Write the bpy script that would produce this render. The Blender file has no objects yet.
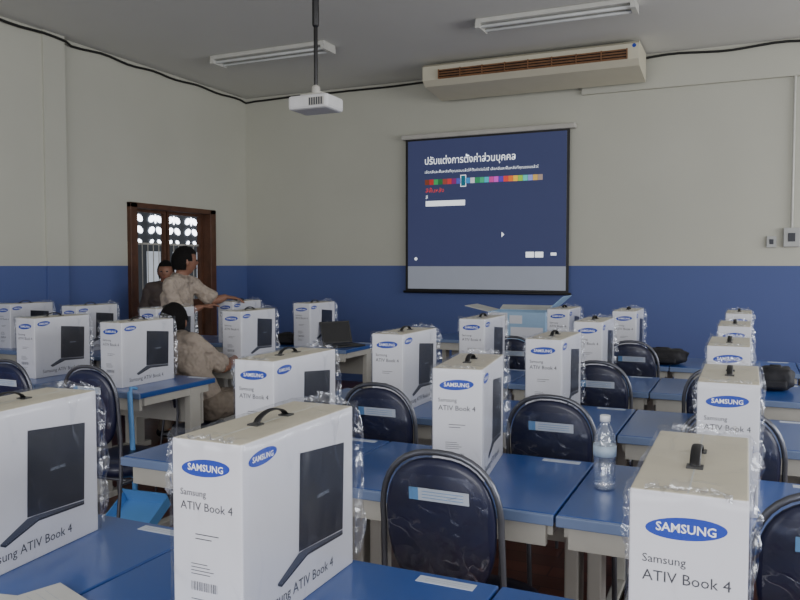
import bpy, bmesh, math, random
from mathutils import Vector, Matrix, noise
random.seed(4)
S = bpy.context.scene
COL = S.collection
def lin(c):
    return tuple(((v/255)/12.92 if v/255<=0.04045 else ((v/255+0.055)/1.055)**2.4) for v in c)
# ---------------------------------------------------------------- materials
def mat(name, rgb, rough=0.6, metal=0.0, var=0.06, scale=8.0, bump=0.0, coat=0.0, emit=0.0, spec=0.5, bscale=6, bdist=0.01):
    m = bpy.data.materials.new(name); m.use_nodes=True
    nt=m.node_tree; N=nt.nodes; L=nt.links; b=N['Principled BSDF']
    c=lin(rgb)
    tc=N.new('ShaderNodeTexCoord'); nz=N.new('ShaderNodeTexNoise'); nz.inputs['Scale'].default_value=scale
    nz.inputs['Detail'].default_value=4
    L.new(tc.outputs['Object'],nz.inputs['Vector'])
    r=N.new('ShaderNodeValToRGB'); L.new(nz.outputs['Fac'],r.inputs['Fac'])
    r.color_ramp.elements[0].position=0.3; r.color_ramp.elements[1].position=0.7
    r.color_ramp.elements[0].color=tuple(v*(1-var) for v in c)+(1,)
    r.color_ramp.elements[1].color=tuple(min(1,v*(1+var)) for v in c)+(1,)
    L.new(r.outputs['Color'],b.inputs['Base Color'])
    b.inputs['Roughness'].default_value=rough; b.inputs['Metallic'].default_value=metal
    b.inputs['Coat Weight'].default_value=coat; b.inputs['Coat Roughness'].default_value=0.15
    b.inputs['Specular IOR Level'].default_value=spec
    if emit>0:
        L.new(r.outputs['Color'],b.inputs['Emission Color']); b.inputs['Emission Strength'].default_value=emit
    if bump>0:
        bp=N.new('ShaderNodeBump'); bp.inputs['Strength'].default_value=bump; bp.inputs['Distance'].default_value=bdist
        n2=N.new('ShaderNodeTexNoise'); n2.inputs['Scale'].default_value=scale*bscale; L.new(tc.outputs['Object'],n2.inputs['Vector'])
        L.new(n2.outputs['Fac'],bp.inputs['Height']); L.new(bp.outputs['Normal'],b.inputs['Normal'])
    return m
def film(name, base=0.08, amp=0.5, scale=14, tint=(0.9,0.93,1), bump=0.6, rough=0.22, stretch=(1,1,1), face=0.35):
    m=bpy.data.materials.new(name); m.use_nodes=True; nt=m.node_tree; N=nt.nodes; L=nt.links
    N.remove(N['Principled BSDF']); out=N['Material Output']
    tr=N.new('ShaderNodeBsdfTransparent'); gl=N.new('ShaderNodeBsdfGlossy'); gl.inputs['Roughness'].default_value=rough
    gl.inputs['Color'].default_value=tint+(1,)
    mx=N.new('ShaderNodeMixShader'); tc=N.new('ShaderNodeTexCoord'); mp=N.new('ShaderNodeMapping'); mp.inputs['Scale'].default_value=stretch
    L.new(tc.outputs['Object'],mp.inputs['Vector'])
    nz=N.new('ShaderNodeTexNoise'); nz.inputs['Scale'].default_value=scale*0.5; nz.inputs['Distortion'].default_value=1.5
    L.new(mp.outputs[0],nz.inputs['Vector'])
    dv=N.new('ShaderNodeVectorMath'); dv.operation='MULTIPLY_ADD'; dv.inputs[1].default_value=(0.12,0.12,0.12); L.new(nz.outputs['Color'],dv.inputs[0]); L.new(mp.outputs[0],dv.inputs[2])
    vo=N.new('ShaderNodeTexVoronoi'); vo.feature='DISTANCE_TO_EDGE'; vo.inputs['Scale'].default_value=scale; L.new(dv.outputs[0],vo.inputs['Vector'])
    mr=N.new('ShaderNodeMapRange'); mr.inputs['From Min'].default_value=0.0; mr.inputs['From Max'].default_value=0.035
    mr.inputs['To Min'].default_value=1; mr.inputs['To Max'].default_value=0; L.new(vo.outputs['Distance'],mr.inputs['Value'])
    mk=N.new('ShaderNodeMapRange'); mk.inputs['From Min'].default_value=0.5; mk.inputs['From Max'].default_value=0.62; L.new(nz.outputs['Fac'],mk.inputs['Value'])
    mu=N.new('ShaderNodeMath'); mu.operation='MULTIPLY'; L.new(mr.outputs[0],mu.inputs[0]); L.new(mk.outputs[0],mu.inputs[1])
    ma=N.new('ShaderNodeMath'); ma.operation='MULTIPLY_ADD'; ma.inputs[1].default_value=amp; ma.inputs[2].default_value=base
    L.new(mu.outputs[0],ma.inputs[0])
    lw=N.new('ShaderNodeLayerWeight'); lw.inputs['Blend'].default_value=0.25
    ad=N.new('ShaderNodeMath'); ad.operation='MULTIPLY_ADD'; ad.inputs[1].default_value=face; L.new(lw.outputs['Facing'],ad.inputs[0]); L.new(ma.outputs[0],ad.inputs[2]); ad.use_clamp=True
    L.new(ad.outputs[0],mx.inputs['Fac'])
    bp=N.new('ShaderNodeBump'); bp.inputs['Strength'].default_value=bump; bp.inputs['Distance'].default_value=0.01
    L.new(vo.outputs['Distance'],bp.inputs['Height']); L.new(bp.outputs['Normal'],gl.inputs['Normal'])
    L.new(tr.outputs[0],mx.inputs[1]); L.new(gl.outputs[0],mx.inputs[2]); L.new(mx.outputs[0],out.inputs['Surface'])
    return m
def wall_mat(name, up, low, zsplit=1.392):
    m=mat(name,up,0.75,var=0.03,scale=1.2,bump=0.05)
    nt=m.node_tree;N=nt.nodes;L=nt.links;b=N['Principled BSDF']
    ramp=[n for n in N if n.type=='VALTORGB'][0]
    g=N.new('ShaderNodeNewGeometry'); sp=N.new('ShaderNodeSeparateXYZ'); L.new(g.outputs['Position'],sp.inputs[0])
    gt=N.new('ShaderNodeMath'); gt.operation='GREATER_THAN'; gt.inputs[1].default_value=zsplit; L.new(sp.outputs['Z'],gt.inputs[0])
    mx=N.new('ShaderNodeMix'); mx.data_type='RGBA'; L.new(gt.outputs[0],mx.inputs['Factor'])
    mx.inputs[6].default_value=lin(low)+(1,); L.new(ramp.outputs['Color'],mx.inputs[7]); L.new(mx.outputs[2],b.inputs['Base Color'])
    return m
def floor_mat():
    m=mat('floor_wood',(74,44,36),0.3,var=0.2,scale=3)
    nt=m.node_tree;N=nt.nodes;L=nt.links;b=N['Principled BSDF']
    ramp=[n for n in N if n.type=='VALTORGB'][0]; tc=[n for n in N if n.type=='TEX_COORD'][0]
    br=N.new('ShaderNodeTexBrick'); br.inputs['Scale'].default_value=1.0; br.inputs['Brick Width'].default_value=1.6; br.inputs['Row Height'].default_value=0.12
    br.inputs['Mortar Size'].default_value=0.004
    br.inputs['Color1'].default_value=lin((106,58,44))+(1,);br.inputs['Color2'].default_value=lin((76,43,34))+(1,);br.inputs['Mortar'].default_value=lin((20,12,10))+(1,)
    L.new(tc.outputs['Object'],br.inputs['Vector']); mx=N.new('ShaderNodeMix'); mx.data_type='RGBA'; mx.inputs['Factor'].default_value=0.6
    L.new(ramp.outputs['Color'],mx.inputs[6]); L.new(br.outputs['Color'],mx.inputs[7]); L.new(mx.outputs[2],b.inputs['Base Color'])
    return m
M=dict(
 white=mat('carton_white',(212,213,220),0.4,var=0.02,coat=0.35),
 top=mat('carton_top',(206,199,178),0.5,var=0.03),
 oval=mat('logo_blue',(14,56,165),0.5), wtxt=mat('print_white',(235,238,245),0.5), gtxt=mat('print_grey',(60,62,70),0.6),
 pic=mat('picture_black',(30,33,44),0.4,var=0.25,scale=4), pic2=mat('picture_grey',(70,74,86),0.4), fade=mat('label_line',(150,160,175),0.5),
 black=mat('black_plastic',(18,18,20),0.45), wrap=film('clear_wrap',0.02,0.16,8,bump=0.5,rough=0.25,stretch=(1,1,0.45),face=0.25),
 flap=film('clear_wrap_seam',0.16,0.5,16,bump=0.8,rough=0.2,face=0.3),
 desk=mat('desk_blue',(40,80,150),0.28,var=0.04,scale=3,coat=0.35), deskrim=mat('desk_rim',(106,124,160),0.4), grey=mat('leg_grey',(184,182,174),0.5),
 navy=mat('chair_navy',(22,27,58),0.4,var=0.12,scale=20,coat=0.3), metal=mat('tube_metal',(104,106,114),0.3,metal=0.7),
 label=mat('label_white',(200,208,220),0.5), labelb=mat('label_blue',(100,150,200),0.5),
 ceil=mat('ceiling_paint',(206,206,200),0.8,var=0.02,scale=1), wood=mat('dark_wood',(84,54,38),0.5,var=0.25,scale=10),
 cream=mat('ac_cream',(202,197,176),0.5,var=0.02), brown=mat('ac_wood',(124,84,50),0.5,var=0.25,scale=12),
 lampw=mat('lamp_white',(195,195,188),0.4), tubem=mat('tube_glass',(205,208,206),0.25),
 projw=mat('projector_white',(215,215,215),0.4), lens=mat('lens_dark',(15,16,22),0.1),
 fabric=mat('screen_fabric',(165,171,184),0.9,var=0.01,emit=0.12), skin=mat('skin',(128,90,72),0.55), hair=mat('hair_black',(14,12,12),0.85,var=0.3,scale=60,bump=0.2,spec=0.2),
 khaki=mat('shirt_khaki',(154,142,130),0.85,var=0.1,scale=9,bump=1.0,bscale=1.4,bdist=0.05), khaki2=mat('trouser_khaki',(128,117,105),0.85,var=0.1,scale=8,bump=1.0,bscale=1.3,bdist=0.05),
 dshirt=mat('shirt_dark',(70,60,56),0.8,var=0.1), shoe=mat('shoe_black',(22,20,20),0.4),
 bag=mat('bag_black',(20,20,26),0.7,var=0.2,bump=0.4), pan=mat('dustpan_blue',(104,164,226),0.4,var=0.03),
 lblue=mat('carton_lightblue',(150,182,212),0.6,var=0.03), cardin=mat('carton_inner',(195,198,195),0.7),
 switch=mat('switch_grey',(170,172,170),0.5), cable=mat('cable_black',(20,20,20),0.6),
 dark=mat('corridor_dark',(70,74,80),0.8), bright=mat('daylight_white',(235,240,250),0.5,emit=7,var=0.0), dim=mat('daylight_dim',(160,166,175),0.5,emit=0.9),
 bottle=film('bottle_plastic',0.2,0.3,30,bump=0.3,rough=0.12), water=film('water_fill',0.14,0.1,8,bump=0.05,rough=0.05,tint=(0.8,0.88,1)), cap=mat('cap_white',(225,228,232),0.4), paper=mat('paper',(195,195,190),0.7),
 blabel=mat('bottle_label_print',(170,188,205),0.4,var=0.15,scale=40),
 navyp=mat('image_navy',(50,56,88),0.8,var=0.01,emit=0.7), glow=mat('image_white',(230,235,240),0.8,var=0.0,emit=0.9),
)
# ---------------------------------------------------------------- mesh helpers
def finish(bm,name,mats,smooth=False):
    me=bpy.data.meshes.new(name); bm.normal_update(); bm.to_mesh(me); bm.free()
    for m in (mats if isinstance(mats,(list,tuple)) else [mats]): me.materials.append(M[m] if isinstance(m,str) else m)
    if smooth:
        for p in me.polygons: p.use_smooth=True
    return me
def bbox(bm,x0,x1,y0,y1,z0,z1,mi=0,bev=0.0,mtx=None):
    vs=[bm.verts.new((x,y,z)) for z in (z0,z1) for y in (y0,y1) for x in (x0,x1)]
    F=[(0,2,3,1),(4,5,7,6),(0,1,5,4),(2,6,7,3),(0,4,6,2),(1,3,7,5)]
    fs=[bm.faces.new([vs[i] for i in f]) for f in F]
    for f in fs: f.material_index=mi
    if bev>0:
        es=list({e for f in fs for e in f.edges})
        r=bmesh.ops.bevel(bm,geom=es,offset=bev,segments=2,affect='EDGES',profile=0.5)
        vs=list({v for f in r['faces'] for v in f.verts}|{v for v in vs if v.is_valid})
        for f in r['faces']: f.material_index=mi
        fset={f for v in vs for f in v.link_faces}; vs=list({v for f in fset for v in f.verts})
    if mtx is not None:
        for v in vs: v.co=mtx@v.co
    return vs
def boxmesh(name,x0,x1,y0,y1,z0,z1,m,bev=0.0):
    bm=bmesh.new(); bbox(bm,x0,x1,y0,y1,z0,z1,0,bev); return finish(bm,name,m)
def tube(bm,pts,radii,wide=None,n=10,mi=0,cap=True):
    pts=[Vector(p) for p in pts]; k=len(pts)
    if not isinstance(radii,(list,tuple)): radii=[radii]*k
    rad=[(r,r) if not isinstance(r,(list,tuple)) else r for r in radii]
    if cap:
        t0=(pts[0]-pts[1]).normalized(); t1=(pts[-1]-pts[-2]).normalized()
        a,b=min(rad[0]),min(rad[-1])
        pts=[pts[0]+t0*a*0.7,pts[0]+t0*a*0.35]+pts+[pts[-1]+t1*b*0.35,pts[-1]+t1*b*0.7]
        rad=[tuple(x*0.45 for x in rad[0]),tuple(x*0.86 for x in rad[0])]+rad+[tuple(x*0.86 for x in rad[-1]),tuple(x*0.45 for x in rad[-1])]
        k=len(pts)
    rings=[]; prev=None
    for i,p in enumerate(pts):
        t=(pts[min(i+1,k-1)]-pts[max(i-1,0)]).normalized()
        ref=Vector(wide) if wide is not None else (prev if prev is not None else (Vector((1,0,0)) if abs(t.x)<0.8 else Vector((0,1,0))))
        s=(ref-t*ref.dot(t)).normalized(); o=t.cross(s); prev=s
        rings.append([bm.verts.new(p+s*math.cos(2*math.pi*j/n)*rad[i][0]+o*math.sin(2*math.pi*j/n)*rad[i][1]) for j in range(n)])
    for a,b in zip(rings,rings[1:]):
        for j in range(n):
            f=bm.faces.new((a[j],a[(j+1)%n],b[(j+1)%n],b[j])); f.material_index=mi; f.smooth=True
    f=bm.faces.new(rings[0][::-1]); f.material_index=mi
    f=bm.faces.new(rings[-1]); f.material_index=mi
def ellipsoid(bm,c,r,fn=None,rot=0,seg=20,rings=14,mi=0):
    before=set(bm.verts); bmesh.ops.create_uvsphere(bm,u_segments=seg,v_segments=rings,radius=1)
    R=Matrix.Rotation(rot,3,'Z')
    for v in [v for v in bm.verts if v not in before]:
        u=v.co.copy(); q=Vector((u.x*r[0],u.y*r[1],u.z*r[2]))
        if fn: q=fn(u,q)
        v.co=R@q+Vector(c)
        for f in v.link_faces: f.material_index=mi; f.smooth=True
def lathe(bm,prof,n=20,mi=0,c=(0,0,0)):
    rings=[[bm.verts.new((c[0]+r*math.cos(2*math.pi*j/n),c[1]+r*math.sin(2*math.pi*j/n),c[2]+z)) for j in range(n)] for r,z in prof]
    for a,b in zip(rings,rings[1:]):
        for j in range(n):
            f=bm.faces.new((a[j],a[(j+1)%n],b[(j+1)%n],b[j])); f.smooth=True; f.material_index=mi
    bm.faces.new(rings[0][::-1]).material_index=mi; bm.faces.new(rings[-1]).material_index=mi
def text_me(body,size,align='LEFT',bold=0.0):
    cu=bpy.data.curves.new('t','FONT'); cu.body=body; cu.size=size; cu.align_x=align; cu.resolution_u=2; cu.offset=bold
    ob=bpy.data.objects.new('t',cu); COL.objects.link(ob); bpy.context.view_layer.update()
    me=bpy.data.meshes.new_from_object(ob.evaluated_get(bpy.context.evaluated_depsgraph_get()))
    bpy.data.objects.remove(ob); bpy.data.curves.remove(cu); return me
def add_text(bm,body,mtx,u,v,width,mi,align='LEFT',bold=0.0,depth=0.0006,hscale=1.0):
    me=text_me(body,1.0,align,bold)
    xs=[q.co.x for q in me.vertices]
    if not xs: return
    s=width/(max(xs)-min(xs)); x0=min(xs) if align=='LEFT' else (max(xs)+min(xs))/2
    n0=len(bm.verts); f0=len(bm.faces); bm.from_mesh(me); bm.verts.ensure_lookup_table(); bm.faces.ensure_lookup_table()
    for q in bm.verts[n0:]: q.co=mtx@Vector((u+(q.co.x-x0)*s,v+q.co.y*s*hscale,depth))
    for f in bm.faces[f0:]: f.material_index=mi
    bpy.data.meshes.remove(me)
def poly(bm,pts,mtx,mi=0,depth=0.0003):
    f=bm.faces.new([bm.verts.new(mtx@Vector((a,b,depth))) for a,b in pts]); f.material_index=mi
def oval(bm,mtx,u,v,a,b,tilt,mi,depth=0.0003):
    pts=[]
    for i in range(28):
        t=2*math.pi*i/28; x=a*math.cos(t); y=b*math.sin(t)
        pts.append((u+x*math.cos(tilt)-y*math.sin(tilt),v+x*math.sin(tilt)+y*math.cos(tilt)))
    poly(bm,pts,mtx,mi,depth)
def ob_from(name,me,parent=None,loc=(0,0,0),label=None):
    o=bpy.data.objects.new(name,me); COL.objects.link(o); o.location=loc
    if parent: o.parent=parent
    if label: o['label']=label
    return o
def thing(name,label,cat,parts,loc=(0,0,0),rz=0.0,group=None,scale=1.0):
    e=bpy.data.objects.new(name,None); COL.objects.link(e); e.empty_display_size=0.1
    e.location=loc; e.rotation_euler=(0,0,rz); e.scale=(scale,)*3
    e['label']=label; e['category']=cat
    if group: e['group']=group
    for p in parts: 
        o=ob_from(p[0],p[1],e,p[2] if len(p)>2 and p[2] else (0,0,0),p[3] if len(p)>3 else None)
    return e
def struct(name,me,label=None):
    o=ob_from(name,me); o['kind']='structure'; o['label']=label or name.replace('_',' '); return o
# ---------------------------------------------------------------- room
XL,YB,ZC=-5.84,8.13,3.5
WU=(186,186,174); WB=(78,93,146)
wm=wall_mat('wall_paint',WU,WB)
D0,D1,DT=6.06,7.45,2.05
bm=bmesh.new()
bbox(bm,XL-0.2,XL,-3,D0,0,ZC); bbox(bm,XL-0.2,XL,D1,YB+0.2,0,ZC); bbox(bm,XL-0.2,XL,D0,D1,DT,ZC)
struct('wall_left',finish(bm,'wall_left',wm),'cream upper wall with blue painted lower band')
bm=bmesh.new(); bbox(bm,XL,XL+0.05,-3,5.12,0,ZC); struct('trim_1',finish(bm,'trim_1',wm),'shallow painted wall thickening')
bm=bmesh.new(); bbox(bm,XL,XL+0.07,5.0,5.24,0,ZC); struct('trim_3',finish(bm,'trim_3',wm),'painted wall pilaster')
bm=bmesh.new(); bbox(bm,XL,4.2,YB,YB+0.2,0,ZC); struct('wall_back',finish(bm,'wall_back',wm),'cream upper wall with blue painted lower band')
bm=bmesh.new(); bbox(bm,-1.6,4.0,YB-0.05,YB,3.16,ZC); struct('trim_2',finish(bm,'trim_2',wm),'painted beam along top of wall')
bm=bmesh.new(); bbox(bm,XL-0.2,4.2,-3,YB+0.2,ZC,ZC+0.1); struct('ceiling',finish(bm,'ceiling','ceil'),'plain grey-white ceiling')
bm=bmesh.new(); bbox(bm,XL-0.2,4.2,-3,YB+0.2,-0.1,0); struct('floor',finish(bm,'floor',floor_mat()),'dark reddish wooden floor')
bm=bmesh.new(); bbox(bm,4.0,4.2,-3,YB,0,0.9); bbox(bm,4.0,4.2,-3,YB,2.6,ZC)
for y in (-3,-0.4,2.2,4.8,7.4): bbox(bm,4.0,4.2,y,y+0.6,0.9,2.6)
struct('wall_right',finish(bm,'wall_right',wm),'wall with large window openings')
bm=bmesh.new(); bbox(bm,XL,XL+0.015,D1,YB,0,0.1); bbox(bm,XL+0.05,XL+0.065,-3,5.0,0,0.1); struct('baseboard_left',finish(bm,'b','wood'))
# door
bm=bmesh.new()
for a in ((D0,D0+0.1),(D1-0.1,D1)): bbox(bm,XL-0.16,XL+0.05,a[0],a[1],0,DT,0,0.006)
bbox(bm,XL-0.16,XL+0.05,D0,D1,DT-0.055,DT,0,0.006)
struct('door_1',finish(bm,'door_frame','wood'),'dark wooden door frame')
bm=bmesh.new()
for a,b in ((D0+0.1,D0+0.66),(D0+0.68,D1-0.1)):
    bbox(bm,XL-0.11,XL-0.07,a,a+0.035,0.02,DT-0.055); bbox(bm,XL-0.11,XL-0.07,b-0.035,b,0.02,DT-0.055)
    for z0,z1 in ((0.02,0.25),(0.9,1.0),(1.965,1.995)): bbox(bm,XL-0.11,XL-0.07,a+0.035,b-0.035,z0,z1)
    k=a+0.06+0.06
    while k<b-0.07:
        bbox(bm,XL-0.095,XL-0.087,k,k+0.007,0.25,1.64,1); k+=0.085
    bbox(bm,XL-0.095,XL-0.085,a+0.06,b-0.06,1.62,1.64,1)
struct('door_2',finish(bm,'door_leaves',['wood','grey']),'barred dark wooden double door leaves')
bm=bmesh.new(); bbox(bm,-7.3,-7.2,4.5,10.5,0,3.0,0)
struct('wall_corridor',finish(bm,'c','dark'),'dark corridor wall outside the door')
mt=Matrix(((0,0,1,-7.2),(1,0,0,0),(0,1,0,0),(0,0,0,1)))
bm=bmesh.new()
for i in range(9):
    gy=7.25+i*0.36
    for zi,z in enumerate((2.16,2.01,1.86,1.71)):
        k=1.0 if zi<3 else 0.6
        for dx,dz in ((-0.07,0.0),(0.07,0.0)):
            oval(bm,mt,gy+dx,z+dz,0.06*k,0.042*k,0.5 if dx<0 else -0.5,0,0.01)
        if zi==1: oval(bm,mt,gy,z,0.022,0.06,0,0,0.012)
for gy in (7.3,7.8,8.3,8.8,9.3,9.8):
    poly(bm,[(gy,0.95),(gy+0.26,0.95),(gy+0.26,1.58),(gy,1.58)],mt,1,0.01)
struct('window_1',finish(bm,'vent',['bright','dim']),'bright patterned ventilation openings in corridor wall')
# cables
bm=bmesh.new(); pts=[]
y=2.0
while y<YB-0.03:
    pts.append((XL+(0.085 if y<5.3 else 0.02),y,3.46+0.008*math.sin(y*9)+0.015*noise.noise(Vector((y*2,0,0))))); y+=0.12
pts.append((XL+0.03,YB-0.03,3.44)); x=XL+0.15
while x<3.9:
    pts.append((x,YB-(0.075 if x>-1.75 else 0.02),3.46+0.008*math.sin(x*7)+0.015*noise.noise(Vector((x*2,5,0))))); x+=0.12
tube(bm,pts,0.012,n=6)
me=finish(bm,'cable','cable'); thing('electric_cable','black cable run along the top of the walls','cable',[('wire',me)])
# ---------------------------------------------------------------- AC, lamps, projector, screen
bm=bmesh.new()
AX0,AX1=-3.1,-0.95
prof=[(7.95,3.47),(7.45,3.47),(7.40,3.44),(7.40,3.30),(7.47,3.25),(7.95,3.20)]
a=[bm.verts.new((AX0,p[0],p[1])) for p in prof]; b=[bm.verts.new((AX1,p[0],p[1])) for p in prof]
bm.faces.new(a); bm.faces.new(b[::-1])
for i in range(6): bm.faces.new((a[i],b[i],b[(i+1)%6],a[(i+1)%6]))
bmesh.ops.recalc_face_normals(bm,faces=bm.faces)
body=finish(bm,'casing','cream')
bm=bmesh.new(); bbox(bm,-2.92,AX1-0.1,7.39,7.41,3.302,3.395,0)
for i in range(3): bbox(bm,-2.92,AX1-0.1,7.375,7.392,3.318+i*0.026,3.325+i*0.026,1)
for i in range(9): bbox(bm,-2.92+i*0.233,-2.91+i*0.233,7.37,7.392,3.302,3.395,0)
gr=finish(bm,'grille',['brown','lens'])
bk=boxmesh('bracket',0,0.03,7.6,7.8,3.45,3.5,'grey')
bm=bmesh.new(); oval(bm,Matrix(((1,0,0,-1.05),(0,0,-1,7.398),(0,1,0,3.42),(0,0,0,1))),0.06,0,0.018,0.018,0,0,0.002)
thing('air_conditioner','long cream ceiling-mounted air conditioner with brown wooden grille','air conditioner',[('casing',body),('grille',gr),('bracket',bk,(-2.9,0,0)),('bracket',bk,(-1.1,0,0)),('badge',finish(bm,'badge','oval'))])
def lampparts():
    bm=bmesh.new(); bbox(bm,-0.66,0.66,-0.11,0.11,-0.04,0,0,0.008); bbox(bm,-0.66,-0.62,-0.11,0.11,-0.08,-0.035); bbox(bm,0.62,0.66,-0.11,0.11,-0.08,-0.035)
    h=finish(bm,'housing','lampw'); bm=bmesh.new(); tube(bm,[(-0.615,0,0),(0.615,0,0)],0.014); t=finish(bm,'lamp_tube','tubem')
    bm=bmesh.new(); bbox(bm,-0.6,0.6,-0.012,0.012,-0.055,-0.04); r=finish(bm,'ridge','grey')
    return [('housing',h),('lamp_tube',t,(0,-0.06,-0.06)),('lamp_tube',t,(0,0.06,-0.06)),('ridge',r)]
lp=lampparts()
for x in (-4.3,-1.5): thing('fluorescent_lamp','white twin-tube fluorescent lamp switched off on the ceiling','lamp',lp,(x,6.42,ZC),0,'ceiling lamps')
bm=bmesh.new(); bbox(bm,-0.145,0.145,-0.11,0.11,-0.05,0.04,0,0.018); pb=finish(bm,'body','projw')
bm=bmesh.new(); tube(bm,[(-0.08,0.10,-0.005),(-0.08,0.14,-0.005)],0.032,n=16); pl=finish(bm,'lens','lens')
bm=bmesh.new(); bbox(bm,0.01,0.12,-0.112,-0.108,-0.032,0.018,1)
for i in range(6): bbox(bm,0.015+i*0.017,0.024+i*0.017,-0.114,-0.11,-0.03,0.016)
pv=finish(bm,'vent',['gtxt','grey'])
bm=bmesh.new(); tube(bm,[(0,0,0.08),(0,0,0.62)],0.013); tube(bm,[(0,0,0.5),(0,0,1.02)],0.022); bbox(bm,-0.08,0.08,-0.08,0.08,1.02,1.04); pp=finish(bm,'pole','black')
bm=bmesh.new(); bbox(bm,-0.08,0.08,-0.06,0.06,0.04,0.055); tube(bm,[(0,0,0.045),(0,0,0.1)],0.028)
for s in (-1,1): tube(bm,[(0,0,0.085),(s*0.1,0.06,0.045)],0.008)
pm=finish(bm,'mount','grey')
thing('projector','white projector hanging from the ceiling on a black pole','projector',[('body',pb),('lens',pl),('vent',pv),('pole',pp),('mount',pm)],(-2.56,4.33,2.44),0)
# screen
SX0,SX1,SZ0,SZ1,SY=-3.58,-1.71,1.10,2.82,8.05
bm=bmesh.new(); bbox(bm,SX0-0.05,SX1+0.06,SY-0.03,SY+0.06,SZ1,SZ1+0.055,0,0.012); cas=finish(bm,'casing','grey')
bm=bmesh.new(); bbox(bm,SX0,SX1,SY,SY+0.004,SZ0,SZ1,0); fb=finish(bm,'border','black')
bm=bmesh.new(); bbox(bm,SX0+0.03,SX1-0.03,SY-0.002,SY,SZ0+0.03,SZ1-0.02,0); fa=finish(bm,'fabric','fabric')
bm=bmesh.new(); tube(bm,[(SX0-0.02,SY,SZ0-0.005),(SX1+0.02,SY,SZ0-0.005)],0.014,n=8); bar=finish(bm,'bottom_bar','black')
F=Matrix(((1,0,0,0),(0,0,-1,SY-0.002),(0,1,0,0),(0,0,0,1)))
cols=[(120,60,40),(180,50,50),(60,160,90),(40,110,60),(150,70,60),(200,60,60),(130,40,110),(80,90,180),(30,100,120),(60,140,200),(210,210,220),(50,140,90),(60,170,120),(70,180,200),(200,70,150),(210,80,200),(90,60,180),(220,70,60),(230,120,50),(240,190,60),(150,200,70),(90,200,190),(140,150,220),(210,170,90),(160,140,130)]
cm=[mat('swatch_colour',c,0.8,emit=0.5,var=0.0) for c in cols]
bm=bmesh.new(); poly(bm,[(SX0+0.03,1.385),(SX1-0.03,1.385),(SX1-0.03,SZ1-0.02),(SX0+0.03,SZ1-0.02)],F,0,0.001)
TH='\u0e1b\u0e23\u0e31\u0e1a\u0e41\u0e15\u0e48\u0e07\u0e01\u0e32\u0e23\u0e15\u0e31\u0e49\u0e07\u0e04\u0e48\u0e32\u0e2a\u0e48\u0e27\u0e19\u0e1a\u0e38\u0e04\u0e04\u0e25'
add_text(bm,TH,F,-3.34,2.53,1.05,1,bold=0.012,depth=0.003,hscale=1.15)
T2='\u0e40\u0e25\u0e37\u0e2d\u0e01\u0e2a\u0e35\u0e41\u0e25\u0e30\u0e1e\u0e37\u0e49\u0e19\u0e2b\u0e25\u0e31\u0e07\u0e17\u0e35\u0e48\u0e04\u0e38\u0e13\u0e0a\u0e2d\u0e1a\u0e41\u0e25\u0e49\u0e27\u0e43\u0e2b\u0e49\u0e15\u0e31\u0e49\u0e07\u0e04\u0e48\u0e32\u0e15\u0e48\u0e2d\u0e44\u0e1b\u0e19\u0e35\u0e49'
add_text(bm,T2+' '+T2[:32],F,-3.34,2.43,1.3,1,depth=0.003)
for i in range(25):
    x=-3.34+i*0.054
    if i==8: poly(bm,[(x-0.008,2.265),(x+0.059,2.265),(x+0.059,2.395),(x-0.008,2.395)],F,1,0.002); poly(bm,[(x,2.273),(x+0.051,2.273),(x+0.051,2.387),(x,2.387)],F,2+i,0.003)
    else: poly(bm,[(x,2.30),(x+0.051,2.30),(x+0.051,2.36),(x,2.36)],F,2+i,0.003)
add_text(bm,'\u0e2a\u0e35\u0e1e\u0e37\u0e49\u0e19\u0e2b\u0e25\u0e31\u0e07',F,-3.33,2.215,0.22,2+17,depth=0.003)
add_text(bm,'\u0e2a\u0e35',F,-3.33,2.145,0.025,1,depth=0.003)
poly(bm,[(-3.33,2.06),(-2.86,2.06),(-2.86,2.12),(-3.33,2.12)],F,1,0.003)
for x,w in ((-2.17,0.09),(-2.07,0.09)): poly(bm,[(x,1.48),(x+w,1.48),(x+w,1.54),(x,1.54)],F,1,0.003)
poly(bm,[(-1.90,1.5),(-1.84,1.5),(-1.84,1.53),(-1.90,1.53)],F,1,0.003)
oval(bm,F,-3.45,1.47,0.018,0.018,0,1,0.003)
poly(bm,[(-2.44,1.76),(-2.41,1.73),(-2.43,1.71),(-2.44,1.70)],F,1,0.003)
pic=finish(bm,'projected_picture',['navyp','glow']+cm)
thing('projection_screen','black-bordered wall screen showing a dark blue settings page','projection screen',[('casing',cas),('border',fb),('fabric',fa),('bottom_bar',bar),('projected_picture',pic)])
# wall switches
bm=bmesh.new(); bbox(bm,-0.07,0.07,0,0.05,-0.09,0.09,0,0.006); s1=finish(bm,'box','switch'); bm=bmesh.new(); bbox(bm,-0.03,0.03,-0.006,0,-0.04,0.04,0,0.003); s2=finish(bm,'rocker','gtxt')
bm=bmesh.new(); tube(bm,[(0,0.02,0.09),(0,0.02,1.5)],0.012,n=8); s3=finish(bm,'conduit','lampw')
thing('switch_box','grey wall switch box with conduit','switch',[('box',s1),('rocker',s2),('conduit',s3)],(0.37,YB-0.05,1.66),0,'wall switches')
thing('switch_box','small grey wall switch box','switch',[('box',s1),('rocker',s2)],(0.2,YB-0.03,1.62),0,'wall switches',0.6)
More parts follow.
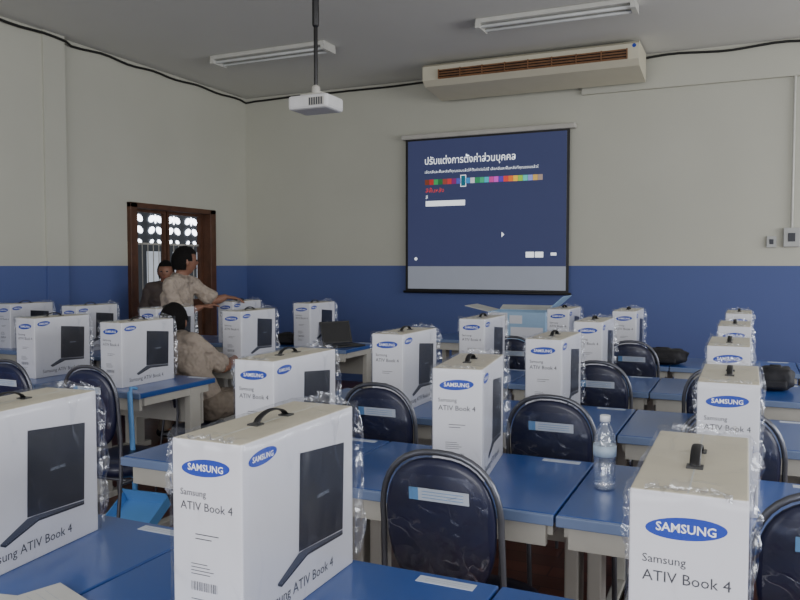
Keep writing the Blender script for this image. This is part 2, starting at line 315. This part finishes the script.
# ---------------------------------------------------------------- cartons
W,Ln,H=0.15,0.40,0.345
bm=bmesh.new(); bbox(bm,-W,0,0,Ln,0,H,0,0.003); bm.normal_update()
for f in bm.faces:
    if f.normal.z>0.9: f.material_index=1
bbox(bm,-W/2-0.001,-W/2+0.001,0.004,Ln-0.004,H,H+0.0004,2)
c_body=finish(bm,'body',['white','top','cardin'])
FN=Matrix(((1,0,0,-W),(0,0,-1,0),(0,1,0,0),(0,0,0,1))); FW=Matrix(((0,0,1,0),(1,0,0,0),(0,1,0,0),(0,0,0,1)))
bm=bmesh.new()
oval(bm,FN,0.073,0.297,0.052,0.0155,0.07,0); add_text(bm,'SAMSUNG',FN,0.073,0.2915,0.076,1,'CENTER',0.02)
oval(bm,FW,0.062,0.312,0.044,0.014,0.07,0); add_text(bm,'SAMSUNG',FW,0.062,0.307,0.064,1,'CENTER',0.02)
c_logo=finish(bm,'logo',['oval','wtxt'])
bm=bmesh.new()
add_text(bm,'Samsung',FN,0.018,0.246,0.056,0); add_text(bm,'ATIV Book 4',FN,0.018,0.221,0.112,0)
c_text=finish(bm,'printed_text','gtxt')
bm=bmesh.new(); add_text(bm,'Samsung ATIV Book 4',FW,0.05,0.026,0.26,0); c_text2=finish(bm,'side_text','gtxt')
bm=bmesh.new()
for i,(w) in enumerate((0.05,0.035)): poly(bm,[(0.05,0.178-i*0.008),(0.05+w,0.178-i*0.008),(0.05+w,0.1797-i*0.008),(0.05,0.1797-i*0.008)],FN,0,0.0006)
x=0.04
while x<0.095:
    w=random.choice((0.0006,0.001,0.0016)); poly(bm,[(x,0.078),(x+w,0.078),(x+w,0.094),(x,0.094)],FN,0,0.0006); x+=w+random.choice((0.0012,0.0022))
for i in range(4):
    w=random.uniform(0.035,0.055); z=0.125-i*0.006; poly(bm,[(0.04,z),(0.04+w,z),(0.04+w,z+0.0013),(0.04,z+0.0013)],FN,0,0.0006)
for i in range(3):
    w=random.uniform(0.03,0.055); z=0.062-i*0.006; poly(bm,[(0.04,z),(0.04+w,z),(0.04+w,z+0.0013),(0.04,z+0.0013)],FN,0,0.0006)
c_bar=finish(bm,'barcode','gtxt')
bm=bmesh.new()
poly(bm,[(0.178,0.100),(0.352,0.090),(0.359,0.274),(0.184,0.290)],FW,0,0.0006)
poly(bm,[(0.105,0.066),(0.178,0.098),(0.200,0.098),(0.352,0.088),(0.352,0.083),(0.21,0.088),(0.118,0.060)],FW,1,0.0005)
poly(bm,[(0.105,0.066),(0.118,0.060),(0.21,0.088),(0.352,0.083),(0.352,0.078),(0.21,0.083),(0.118,0.055),(0.105,0.062)],FW,0,0.0007)
add_text(bm,'SAMSUNG',FW,0.27,0.185,0.045,2,'CENTER',depth=0.001)
c_pic=finish(bm,'laptop_picture',['pic','pic2','fade'])
bm=bmesh.new(); hp=[]
for i in range(13):
    t=i/12; hp.append((-W/2,Ln/2-0.052+0.104*t,H+0.002+0.019*math.sin(math.pi*t)**0.6))
tube(bm,hp,[(0.008,0.0022)]*13,wide=(1,0,0),n=8); bbox(bm,-W/2-0.012,-W/2+0.012,Ln/2-0.064,Ln/2-0.042,H,H+0.003); bbox(bm,-W/2-0.012,-W/2+0.012,Ln/2+0.042,Ln/2+0.064,H,H+0.003)
c_hand=finish(bm,'handle','black')
def wrapmesh(seed):
    bm=bmesh.new(); bbox(bm,-W-0.003,0.003,-0.003,Ln+0.003,0.0,H+0.003)
    bmesh.ops.subdivide_edges(bm,edges=bm.edges,cuts=15,use_grid_fill=True)
    c=Vector((-W/2,Ln/2,H/2))
    for v in bm.verts:
        d=(v.co-c); d.z*=0.4; d.normalize(); q=Vector((v.co.x*20,v.co.y*14,v.co.z*7))+Vector((seed,0,0))
        a=abs(noise.noise(q))*0.006
        cor=(v.co.y>Ln-0.01 and (v.co.x>-0.03 or v.co.z>H-0.05)) or (v.co.z>H-0.03 and v.co.y<0.03)
        if cor: a+=max(0,noise.noise(v.co*34+Vector((seed*3,1,0))))*0.03
        dd=d*a
        if v.co.z<0.01: dd.z=0
        if v.co.z>H: dd.z=abs(dd.z)+a*0.5
        v.co+=dd
    bmesh.ops.delete(bm,geom=[f for f in bm.faces if all(v.co.z<0.002 for v in f.verts)],context='FACES')
    def ribbon(p0,p1,out,wd,sd):
        p0,p1,out=Vector(p0),Vector(p1),Vector(out); nn=out.cross(p1-p0).normalized(); n=34; rows=[]
        for i in range(n+1):
            t=i/n; p=p0.lerp(p1,t); w=wd*(0.45+0.6*abs(noise.noise(Vector((t*3,sd,seed)))))*math.sin(math.pi*min(1,max(0.08,t)))**0.4
            rows.append([bm.verts.new(p+out*w*k/4+nn*0.016*(k/4)*noise.noise(Vector((t*9,k*0.9,sd+seed)))*2) for k in range(5)])
        for a,b in zip(rows,rows[1:]):
            for k in range(4): bm.faces.new((a[k],b[k],b[k+1],a[k+1])).material_index=1
    ribbon((0.003,Ln+0.003,0.02),(0.003,Ln+0.003,H),(0.8,0.6,0),0.035,1.1)
    ribbon((-W+0.02,Ln+0.002,H+0.003),(-0.01,Ln+0.002,H+0.003),(0,0.4,0.9),0.032,2.7)
    ribbon((-W,0.0,H-0.1),(-W,0.0,H),(-0.9,-0.3,0),0.016,5.2)
    ribbon((-W+0.02,0.001,H+0.003),(-0.02,0.001,H+0.003),(0,-0.3,0.9),0.011,8.1)
    return finish(bm,'plastic_wrap',['wrap','flap'],True)
wraps=[wrapmesh(i*7.3) for i in range(4)]
G='laptop cartons on the desks'
lab='film-wrapped white laptop carton with blue oval logo on blue desk'
cart=[(-1.401,.985,5.7),(-.774,1.058,0),(.008,1.076,0),(-1.36,2.03,0),(-.698,2.12,8),(.035,2.14,0),(-1.37,3.05,0),(-.684,3.1,0),(.015,3.12,0),
 (-1.34,4.1,0),(-.70,4.15,0),(.02,4.15,0),(-1.11,5.25,0),(-.66,5.2,0),(.03,5.25,0),
 (-2.99,3.05,0),(-3.69,3.1,0),(-3.01,4.12,0),(-3.72,4.12,0),(-4.5,4.15,0),(-5.2,4.15,0),(-3.14,5.2,0),(-3.88,5.2,0)]
for i,(x,y,r) in enumerate(cart):
    parts=[('body',c_body),('handle',c_hand,None,'black strap handle'),('logo',c_logo),('printed_text',c_text),('side_text',c_text2),('barcode',c_bar),('laptop_picture',c_pic),('plastic_wrap',wraps[i%4],None,'crinkled clear plastic wrap')]
    thing('laptop_carton',lab,'box',parts,(x,y,0.75),math.radians(r),G)
# ---------------------------------------------------------------- desks
def desk(x0,x1,y0,y1,sticker=True):
    w=x1-x0; d=y1-y0
    t=boxmesh('tabletop',0.003,w-0.003,0.012,d,-0.028,0,'desk',0.004); ed=boxmesh('edge_strip',0.003,w-0.003,0,0.012,-0.03,-0.001,'deskrim',0.003)
    ap=boxmesh('apron',0.03,w-0.03,0.03,0.05,-0.095,-0.028,'grey'); bp=boxmesh('back_panel',0.06,w-0.06,d-0.06,d-0.04,-0.26,-0.028,'grey')
    bm=bmesh.new(); bbox(bm,-0.022,0.022,d*0.66,d*0.66+0.09,-0.72,-0.028,0,0.006); bbox(bm,-0.025,0.025,0.06,d-0.04,-0.75,-0.71,0,0.006); bbox(bm,-0.02,0.02,0.05,d-0.05,-0.07,-0.028)
    lg=finish(bm,'leg','grey')
    parts=[('tabletop',t),('edge_strip',ed),('apron',ap),('back_panel',bp),('leg',lg,(0.035,0,0)),('leg',lg,(w-0.035,0,0))]
    if sticker:
        bm=bmesh.new(); bbox(bm,-0.062,0.062,-0.015,0.015,0,0.0008,0)
        for i in range(2): bbox(bm,-0.045,0.05,-0.006+i*0.009,-0.005+i*0.009,0.0008,0.001,1)
        parts.append(('sticker',finish(bm,'sticker',['label','fade']),(w-0.105,d-0.035,0),'small white printed sticker'))
    thing('desk','blue-topped classroom desk with pale grey legs','desk',parts,(x0,y0,0.75),0,'classroom desks')
mid=[-1.93,-1.19,-0.445,0.30,1.045]; left=[-5.76,-5.01,-4.27,-3.52,-2.78]
for r,(y0,y1) in enumerate([(.86,1.475),(1.95,2.54),(2.98,3.56),(4.05,4.63),(5.13,5.71)]):
    for a,b in zip(mid,mid[1:]): desk(a,b,y0,y1)
    if r==0: desk(-2.675,-1.93,y0,y1)
    if r>=2:
        for a,b in zip(left,left[1:]): desk(a,b,y0-0.03 if r==2 else y0,y1)
desk(-2.6,-1.3,6.25,6.85,False)
# ---------------------------------------------------------------- chairs
def sup(t,a,b,n):
    c,s=math.cos(t),math.sin(t); return a*math.copysign(abs(c)**(2/n),c), b*math.copysign(abs(s)**(2/n),s)
def cushion(name,a,b,th,n,m,mtx,taper=0.0):
    bm=bmesh.new(); K=40; rings=[]
    for s,h in ((0.0,-0.5),(0.9,-0.5),(0.98,-0.3),(1.0,0),(0.97,0.28),(0.86,0.46),(0.6,0.56),(0.0,0.6)):
        if s==0.0: rings.append([bm.verts.new(mtx@Vector((0,0,h*th)))]); continue
        rg=[]
        for j in range(K):
            x,y=sup(2*math.pi*j/K,a*s,b*s,n); x*=1+taper*(y/b)
            rg.append(bm.verts.new(mtx@Vector((x,y,h*th))))
        rings.append(rg)
    for p,q in zip(rings,rings[1:]):
        for j in range(K):
            if len(p)==1: f=bm.faces.new((p[0],q[(j+1)%K],q[j]))
            elif len(q)==1: f=bm.faces.new((p[j],p[(j+1)%K],q[0]))
            else: f=bm.faces.new((p[j],p[(j+1)%K],q[(j+1)%K],q[j]))
            f.smooth=True
    bmesh.ops.recalc_face_normals(bm,faces=bm.faces)
    return finish(bm,name,m)
TL=math.radians(6)
ZB=0.735
back=Matrix.Translation((0,0,ZB))@Matrix.Rotation(TL,4,'X')@Matrix(((1,0,0,0),(0,0,1,0),(0,1,0,0),(0,0,0,1)))
ch_back=cushion('backrest',0.148,0.185,0.03,2.4,'navy',back,0.06)
ch_seat=cushion('seat',0.19,0.2,0.07,3.2,'navy',Matrix.Translation((0,0.22,0.44)),-0.0)
bm=bmesh.new(); pts=[(-0.178,-0.06,0.01),(-0.176,-0.01,0.42),(-0.162,0.01,0.6)]
for i in range(21):
    t=math.pi-math.pi*i/20; x,y=sup(t,0.159,0.198,2.4); x*=1+0.06*(y/0.198)
    pts.append((x,-y*math.sin(TL),ZB+y))
pts+=[(0.162,0.01,0.6),(0.176,-0.01,0.42),(0.178,-0.06,0.01)]
tube(bm,pts,0.0085,n=8); ch_frame=finish(bm,'back_frame','metal')
bm=bmesh.new()
for s in (-1,1): tube(bm,[(s*0.172,-0.01,0.4),(s*0.172,0.36,0.4)],0.0095,n=8)
tube(bm,[(-0.172,0.05,0.4),(0.172,0.05,0.4)],0.009,n=8); tube(bm,[(-0.172,0.33,0.4),(0.172,0.33,0.4)],0.009,n=8)
ch_rail=finish(bm,'seat_rail','metal')
bm=bmesh.new(); tube(bm,[(0,0,0.4),(0,0.04,0.01)],0.0105,n=8); ch_leg=finish(bm,'leg','metal')
bm=bmesh.new(); bbox(bm,-0.075,0.085,-0.0205,-0.0195,0.81,0.842); bbox(bm,-0.075,-0.05,-0.021,-0.0205,0.81,0.842,1)
for i in range(3): bbox(bm,-0.04,0.07,-0.021,-0.0205,0.817+i*0.008,0.8185+i*0.008,1)
for v in bm.verts: v.co.y+=-(v.co.z-ZB)*math.sin(TL)
ch_lab=finish(bm,'sticker',['label','labelb'])
bm=bmesh.new(); K=20; g=[[None]*(K+1) for _ in range(K+1)]
for i in range(K+1):
    for j in range(K+1):
        x=-0.135+0.27*i/K; z=0.58+0.30*j/K; zz=(z-ZB)/0.18; x*=min(1,max(0.35,(1-max(0,abs(zz)-0.3)**2.2)))
        g[i][j]=bm.verts.new((x,-0.024-(z-ZB)*0.105-0.014*abs(noise.noise(Vector((x*22+z*6,z*9,3)))),z))
for i in range(K):
    for j in range(K): bm.faces.new((g[i][j],g[i+1][j],g[i+1][j+1],g[i][j+1])).smooth=True
M['cover']=film('chair_cover',0.05,0.35,12,bump=0.7,rough=0.22,tint=(0.8,0.85,0.98))
ch_wrap=finish(bm,'plastic_cover','cover')
def chair(x,y,r=0,s=1.0,label='dark navy padded chair with metal tube frame and white sticker'):
    thing('chair',label,'chair',[('backrest',ch_back),('seat',ch_seat),('back_frame',ch_frame),('seat_rail',ch_rail),('leg',ch_leg,(-0.172,0.34,0)),('leg',ch_leg,(0.172,0.34,0)),('sticker',ch_lab),('plastic_cover',ch_wrap)],(x,y,0),math.radians(r),'classroom chairs',s)
for x,y,r in ((-.694,1.78,0),(-.63,2.70,0),(-1.316,2.70,0),(-.654,3.76,0),(-.64,4.85,0),(-1.39,4.85,0),(-.04,2.70,0),(.175,1.78,0),(-.1,3.76,0),(-3.3,2.62,0),(-4.2,3.7,0)):
    chair(x,y,r)
chair(-2.76,2.62,2)
chair(-3.12,3.56,-35,0.9)
# ---------------------------------------------------------------- small items
bm=bmesh.new(); lathe(bm,[(0.028,0),(0.031,0.006),(0.031,0.02),(0.029,0.025),(0.031,0.03),(0.031,0.075),(0.029,0.08),(0.031,0.085),(0.031,0.13),(0.028,0.15),(0.016,0.178),(0.0125,0.185),(0.0125,0.198)],24); b1=finish(bm,'body','bottle')
bm=bmesh.new(); lathe(bm,[(0.0145,0),(0.0145,0.016),(0.012,0.018)],20); b2=finish(bm,'cap','cap')
bm=bmesh.new(); lathe(bm,[(0.0318,0.095),(0.0318,0.125)],24); b3=finish(bm,'bottle_label','blabel')
bm=bmesh.new(); lathe(bm,[(0.026,0.003),(0.028,0.01),(0.028,0.12)],24); b4=finish(bm,'water','water')
thing('water_bottle','clear plastic water bottle with white cap on blue desk','bottle',[('body',b1),('cap',b2,(0,0,0.19)),('bottle_label',b3),('water',b4)],(-.368,2.25,.75),0,None,1.04)
# open laptop
bm=bmesh.new(); bbox(bm,-0.17,0.17,-0.12,0.12,0,0.018,0,0.005); l1=finish(bm,'base','black')
bm=bmesh.new(); mt=Matrix.Translation((0,0.115,0.02))@Matrix.Rotation(math.radians(-18),4,'X'); bbox(bm,-0.17,0.17,0,0.008,0,0.225,0,0.003,mt); l2=finish(bm,'lid','black')
bm=bmesh.new(); bbox(bm,-0.155,0.155,-0.002,0,0.015,0.21,0,0,mt); l3=finish(bm,'display','lens')
bm=bmesh.new()
for i in range(12):
    for j in range(4): bbox(bm,-0.15+i*0.025,-0.13+i*0.025,-0.03+j*0.025,-0.01+j*0.025,0.018,0.02)
l4=finish(bm,'keyboard','gtxt')
thing('laptop','open black laptop on blue desk','laptop',[('base',l1),('lid',l2),('display',l3),('keyboard',l4)],(-2.93,5.38,.7505),math.radians(60),None,0.82)
# open carton
def openbox():
    bm=bmesh.new(); w,d,h=0.50,0.34,0.25; t=0.006
    bbox(bm,0,w,0,t,0,h); bbox(bm,0,w,d-t,d,0,h); bbox(bm,0,t,t,d-t,0,h); bbox(bm,w-t,w,t,d-t,0,h); bbox(bm,t,w-t,t,d-t,0,t)
    bbox(bm,0.0,0.17,-0.001,0,0.01,h-0.01,1); bbox(bm,0.19,0.3,-0.001,0,0.15,0.22,1); bbox(bm,0.2,0.48,-0.001,0,0.02,0.12,1)
    b=finish(bm,'body',['lblue','white'])
    def fl(mt,w2,l,m): 
        bm=bmesh.new(); bbox(bm,0,w2,0,l,0,0.005,0,0,mt); return finish(bm,'flap',m)
    f2=fl(Matrix.Translation((w,0,h))@Matrix.Rotation(math.radians(-42),4,'Y'),0.2,d,'lblue')
    f3=fl(Matrix.Translation((0,0,h))@Matrix.Rotation(math.radians(180+12),4,'Y'),0.22,d,'paper')
    f4=fl(Matrix.Translation((0,d,h))@Matrix.Rotation(math.radians(20),4,'X'),w,0.10,'cardin')
    return [('body',b),('flap',f2),('flap',f3),('flap',f4)]
thing('open_carton','open light blue and white cardboard carton on desk','box',openbox(),(-2.04,6.35,.75))
# bags
def bagparts(w,d,h):
    bm=bmesh.new()
    def fn(u,q):
        n_=noise.noise(u*2.2)*0.18; k=lambda a:math.copysign(abs(a)**0.6,a)
        return Vector((k(u.x)*w/2*(1+n_),k(u.y)*d/2*(1+n_),k(u.z)*h/2*(1+n_*0.7)+h/2))
    ellipsoid(bm,(0,0,0),(1,1,1),fn,seg=24,rings=16)
    mn=min(v.co.z for v in bm.verts)
    for v in bm.verts: v.co.z-=mn
    b=finish(bm,'body','bag'); bm=bmesh.new()
    tube(bm,[(-w*0.2,0,h*0.9),(-w*0.12,-0.02,h*1.05),(w*0.12,-0.02,h*1.05),(w*0.2,0,h*0.9)],0.007,n=8); s=finish(bm,'strap','black')
    bm=bmesh.new(); bbox(bm,-w*0.3,w*0.3,-d*0.56,-d*0.44,h*0.15,h*0.5,0,0.01); p=finish(bm,'pocket','bag')
    return [('body',b),('strap',s),('pocket',p)]
thing('backpack','black soft backpack lying on blue desk','bag',bagparts(0.30,0.2,0.10),(-.50,5.3,.75))
thing('backpack','black soft backpack slumped on blue desk','bag',bagparts(0.18,0.2,0.12),(.14,4.44,.75))
thing('shoulder_bag','small black bag beside a carton on desk','bag',bagparts(0.2,0.16,0.09),(-3.44,5.35,.75),0.3)
# booklets
for i,(x,y,r) in enumerate(((-1.245,.985,12),(-1.205,1.03,-18))):
    bm=bmesh.new(); bbox(bm,-0.075,0.075,-0.055,0.055,0,0.002,0); 
    b=finish(bm,'pages','paper'); bm=bmesh.new(); bbox(bm,-0.076,0.076,-0.056,0.056,0.002,0.0026,0)
    for k in range(4): bbox(bm,-0.06,0.04,-0.035+k*0.018,-0.0345+k*0.018,0.0026,0.0028,1)
    thing('booklet','thin white printed booklet lying on blue desk','booklet',[('pages',b),('cover',finish(bm,'cover',['paper','fade']))],(x,y,.75+i*0.003),math.radians(r),'booklets')
# dustpan
bm=bmesh.new(); mt=Matrix.Translation((0,0,0.155))@Matrix.Rotation(math.radians(30),4,'X')
bbox(bm,-0.13,0.13,-0.03,0.16,-0.004,0.0,0,0,mt); bbox(bm,-0.13,0.13,0.155,0.16,0,0.07,0,0,mt); bbox(bm,-0.13,-0.125,0.0,0.155,0,0.05,0,0,mt); bbox(bm,0.125,0.13,0.0,0.155,0,0.05,0,0,mt)
d1=finish(bm,'pan','pan'); bm=bmesh.new(); tube(bm,[(-0.08,0.14,0.24),(-0.13,0.17,0.76)],0.013,n=10); tube(bm,[(-0.13,0.17,0.74),(-0.13,0.18,0.785),(-0.13,0.22,0.775)],0.009,n=8); d2=finish(bm,'handle','pan')
thing('dustpan','blue long-handled dustpan hooked on the desk edge','dustpan',[('pan',d1),('handle',d2)],(-2.66,2.75,0),math.radians(5))
# ---------------------------------------------------------------- people
def remesh(bm,name,m,vox):
    me=finish(bm,name,m); ob=bpy.data.objects.new('t',me); COL.objects.link(ob)
    md=ob.modifiers.new('r','REMESH'); md.mode='VOXEL'; md.voxel_size=vox; md.use_smooth_shade=True
    sm=ob.modifiers.new('s','SMOOTH'); sm.iterations=3; sm.factor=0.5
    bpy.context.view_layer.update()
    r=bpy.data.meshes.new_from_object(ob.evaluated_get(bpy.context.evaluated_depsgraph_get())); bpy.data.objects.remove(ob)
    r.name=name
    for p in r.polygons: p.use_smooth=True
    if not r.materials: r.materials.append(M[m])
    return r
def fold(me,amp,seed):
    me.update()
    for v in me.vertices:
        q=Vector((v.co.x*7,v.co.y*7,v.co.z*13+seed)); v.co+=v.normal*amp*(abs(noise.noise(q))*1.6-0.25)
    return me
def hand(bm,wr,dirv,up,side):
    d=Vector(dirv).normalized(); u=Vector(up); u=(u-d*u.dot(d)).normalized(); s=d.cross(u)*side
    w=Vector(wr); tube(bm,[w,w+d*0.04,w+d*0.085],[(0.026,0.018),(0.036,0.015),(0.038,0.013)],wide=s,n=10)
    for k,(o,l) in enumerate(((-0.028,0.062),(-0.009,0.072),(0.010,0.068),(0.028,0.054))):
        p=w+d*0.085+s*o; tube(bm,[p,p+d*l*0.45-u*0.004,p+d*l*0.8-u*0.016,p+d*l-u*0.028],[0.0095,0.009,0.0085,0.0075],n=8)
    p=w+d*0.03-s*0.028; tube(bm,[p,p-s*0.028+d*0.02-u*0.008,p-s*0.036+d*0.05-u*0.014],[0.012,0.0105,0.009],n=8)
def headfn(u,q):
    x,y,z=u.x,u.y,u.z
    if z<0: q.x*=1+0.32*z; q.y*=1+0.12*z
    if y>0:
        q.y+=0.024*math.exp(-((x/0.13)**2+((z+0.12)/0.18)**2)); q.y-=0.008*math.exp(-(((abs(x)-0.38)/0.15)**2+((z-0.05)/0.12)**2))
        q.y+=0.006*math.exp(-((x/0.3)**2+((z+0.5)/0.1)**2))+0.008*math.exp(-((x/0.3)**2+((z+0.85)/0.15)**2))
    return q
def person(name,J,yaw,hyaw,label,shirt,trous,hs=1.0,bulk=1.0,dx=0.0,dy=0.0):
    V={k:Vector(v)+Vector((dx,dy,0)) for k,v in J.items()}
    side=(V['shR']-V['shL']).normalized(); o=V['pelvis'].copy(); o.z=0
    def body(bm,ex,parts):
        r=lambda a:a*bulk+ex
        if 'torso' in parts:
            ch=V['chest']; wa=(V['pelvis']+ch)/2
            tube(bm,[V['pelvis'],wa,ch,(ch+V['neck'])/2+(V['neck']-ch)*0.12],[(r(.16),r(.12)),(r(.145),r(.11)),(r(.165),r(.12)),(r(.12),r(.075))],wide=side,n=18)
            tube(bm,[V['shL'],(V['shL']+V['shR'])/2+(V['neck']-ch)*0.12,V['shR']],[r(.052),r(.07),r(.052)],n=12)
        if 'arms' in parts or 'sleeves' in parts:
            for s in 'LR':
                sh,el,wr=V['sh'+s],V['el'+s],V['wr'+s]
                if 'sleeves' in parts: tube(bm,[sh,sh.lerp(el,0.5),sh.lerp(el,0.85)],[r(.05),r(.047),r(.054)],n=12)
                else: tube(bm,[sh,sh.lerp(el,0.5),el,el.lerp(wr,0.4),wr],[.05,.043,.036,.037,.025],n=12)
        if 'legs' in parts:
            for s in 'LR':
                hp,kn,an=V['hip'+s],V['kn'+s],V['an'+s]
                tube(bm,[hp,hp.lerp(kn,.5),kn,kn.lerp(an,.35),an],[r(.088),r(.075),r(.055),r(.054),r(.036)],n=14)
            tube(bm,[V['hipL'],V['hipR']],r(.1),n=14)
    bm=bmesh.new(); body(bm,0,('torso','arms','legs'))
    hc=V['head']; tube(bm,[V['chest'].lerp(V['neck'],0.7),V['neck'],V['neck'].lerp(hc,0.6)],[.06,.052,.052],n=14)
    ellipsoid(bm,hc,(.077*hs,.096*hs,.115*hs),headfn,hyaw,32,24)
    R=Matrix.Rotation(hyaw,3,'Z')
    for s in (-1,1): ellipsoid(bm,hc+R@Vector((s*.078*hs,-.005,-.005)),(.012,.02,.032),None,hyaw+s*0.3,10,8)
    for s,sd in (('L',1),('R',-1)):
        hand(bm,V['wr'+s],V['hd'+s]-V['wr'+s],(0,0,1),sd)
    fwd=Matrix.Rotation(yaw,3,'Z')@Vector((0,1,0))
    for s in 'LR': tube(bm,[V['an'+s]-Vector((0,0,.02)),V['an'+s]+fwd*0.13-Vector((0,0,.045))],[.036,.03],n=10)
    for v in bm.verts: v.co-=o
    bd=remesh(bm,'body','skin',0.0065)
    bm=bmesh.new(); body(bm,.018,('torso','sleeves')); [setattr(v,'co',v.co-o) for v in bm.verts]; s1=fold(remesh(bm,'shirt',shirt,0.01),0.016,dx*9+1)
    bm=bmesh.new(); body(bm,.02,('legs',)); [setattr(v,'co',v.co-o) for v in bm.verts]; s2=fold(remesh(bm,'trousers',trous,0.01),0.012,5)
    # collar ring following the neck
    bm=bmesh.new(); nd=(hc-V['chest']).normalized(); sx=(side-nd*side.dot(nd)).normalized(); sy=nd.cross(sx); nc=V['neck']-o-nd*0.03; r0=[];r1=[];r2=[]
    for j in range(24):
        a=2*math.pi*j/24; d=sx*math.cos(a)+sy*math.sin(a)
        r0.append(bm.verts.new(nc+d*0.064+nd*0.03)); r1.append(bm.verts.new(nc+d*0.072+nd*0.034)); r2.append(bm.verts.new(nc+d*0.094-nd*0.012))
    for A,B in ((r0,r1),(r1,r2)):
        for j in range(24): bm.faces.new((A[j],A[(j+1)%24],B[(j+1)%24],B[j])).smooth=True
    co_=finish(bm,'collar',shirt)
    bm=bmesh.new(); ellipsoid(bm,(0,0,0),(.077*hs*1.14,.096*hs*1.14,.115*hs*1.1),None,0,40,32)
    def cutf(c):
        c=c/hs
        if c.y>0.03: return c.z<0.058
        if c.y>-0.015: return c.z<0.005
        return c.z<-0.075
    bmesh.ops.delete(bm,geom=[f for f in bm.faces if cutf(f.calc_center_median())],context='FACES')
    for v in bm.verts:
        v.co*=1+0.03*noise.noise(v.co*40); v.co=R@v.co+hc-o
    hr=finish(bm,'hair','hair',True)
    ep=[]
    for s in (-1,1):
        bm=bmesh.new(); ellipsoid(bm,hc-o+R@Vector((s*.03*hs,.088*hs,.006)),(.011,.006,.006),None,hyaw,10,8); ep.append(('eye',finish(bm,'eye','lens')))
    bm=bmesh.new(); ellipsoid(bm,hc-o+R@Vector((0,.092*hs,-.056*hs)),(.022,.006,.005),None,hyaw,10,8); mo=finish(bm,'mouth',mat('lips',(120,66,60),0.5))
    for s in 'LR':
        bm=bmesh.new(); tube(bm,[V['an'+s]-fwd*0.04-Vector((0,0,.035))-o,V['an'+s]+fwd*0.17-Vector((0,0,.045))-o],[(.045,.04),(.042,.03)],wide=fwd.cross(Vector((0,0,1))),n=12); ep.append(('shoe',finish(bm,'shoe','shoe')))
    thing(name,label,'person',[('body',bd),('shirt',s1),('collar',co_),('trousers',s2),('hair',hr),('mouth',mo)]+ep,tuple(o))
person('person',dict(pelvis=(-4.26,4.90,.85),chest=(-4.25,4.92,1.14),neck=(-4.21,4.93,1.32),head=(-4.185,4.94,1.43),
  shL=(-4.22,5.06,1.25),shR=(-4.21,4.78,1.24),elL=(-4.05,5.14,1.10),wrL=(-3.98,5.20,1.135),hdL=(-3.9,5.26,1.12),elR=(-4.13,4.79,1.00),wrR=(-4.03,4.93,1.06),hdR=(-3.98,5.02,1.08),
  hipL=(-4.26,4.99,.82),hipR=(-4.26,4.81,.82),knL=(-4.24,4.99,.44),knR=(-4.26,4.81,.44),anL=(-4.3,4.99,.085),anR=(-4.3,4.81,.085)),
  -1.4,-0.55,'person in khaki uniform standing and reaching toward a carton','khaki','khaki2',1.0,0.82,0.03)
person('person',dict(pelvis=(-3.07,3.80,.54),chest=(-3.20,3.83,.80),neck=(-3.32,3.86,.945),head=(-3.36,3.88,1.035),
  shL=(-3.34,3.86,.84),shR=(-3.14,3.82,.92),elL=(-3.4,4.08,.80),wrL=(-3.3,4.22,.79),hdL=(-3.22,4.3,.775),elR=(-3.04,3.98,.74),wrR=(-3.07,4.16,.79),hdR=(-3.1,4.24,.775),
  hipL=(-3.12,3.82,.53),hipR=(-2.98,3.80,.53),knL=(-3.06,4.2,.53),knR=(-2.9,4.2,.53),anL=(-3.05,4.24,.085),anR=(-2.9,4.24,.085)),
  0,0.3,'person in khaki uniform sitting and leaning sideways','khaki','khaki2',1.0,0.76)
person('person',dict(pelvis=(-5.26,6.0,.76),chest=(-5.26,6.0,1.05),neck=(-5.25,5.99,1.22),head=(-5.24,5.98,1.33),
  shL=(-5.1,6.06,1.15),shR=(-5.4,5.93,1.15),elL=(-5.06,6.06,.9),wrL=(-5.05,5.95,.72),hdL=(-5.04,5.9,.64),elR=(-5.44,5.9,.9),wrR=(-5.38,5.82,.8),hdR=(-5.36,5.8,.72),
  hipL=(-5.18,6.02,.72),hipR=(-5.34,5.98,.72),knL=(-5.18,6.02,.4),knR=(-5.34,5.98,.4),anL=(-5.18,6.04,.085),anR=(-5.34,6.0,.085)),
  math.radians(-160),math.radians(-150),'person with short black hair standing near the doorway','dshirt','khaki2',0.95,1.0,-0.03,0)
# ---------------------------------------------------------------- light
def area(name,loc,rot,sx,sy,e,c):
    l=bpy.data.lights.new(name,'AREA'); l.shape='RECTANGLE'; l.size=sx; l.size_y=sy; l.energy=e; l.color=c
    o=bpy.data.objects.new(name,l); COL.objects.link(o); o.location=loc; o.rotation_euler=rot
area('window_light',(3.9,3.4,1.8),(0,math.radians(82),0),1.7,9,285,(0.97,0.98,1))
area('rear_fill_light',(-0.5,-2.9,1.9),(math.radians(82),0,0),7,1.8,215,(0.99,0.99,1))  # added soft fill lamp behind the camera; open side, no window built there
w=bpy.data.worlds.new('World'); S.world=w; w.use_nodes=True
w.node_tree.nodes['Background'].inputs['Color'].default_value=(0.97,0.98,1,1); w.node_tree.nodes['Background'].inputs['Strength'].default_value=0.66
cd=bpy.data.cameras.new('camera'); co=bpy.data.objects.new('camera',cd); COL.objects.link(co)
cd.sensor_width=36; cd.lens=34.47; co.location=(0,0,1.4); co.rotation_euler=(math.radians(90-2.62),0,math.radians(24.4)); cd.clip_start=0.02
S.camera=co
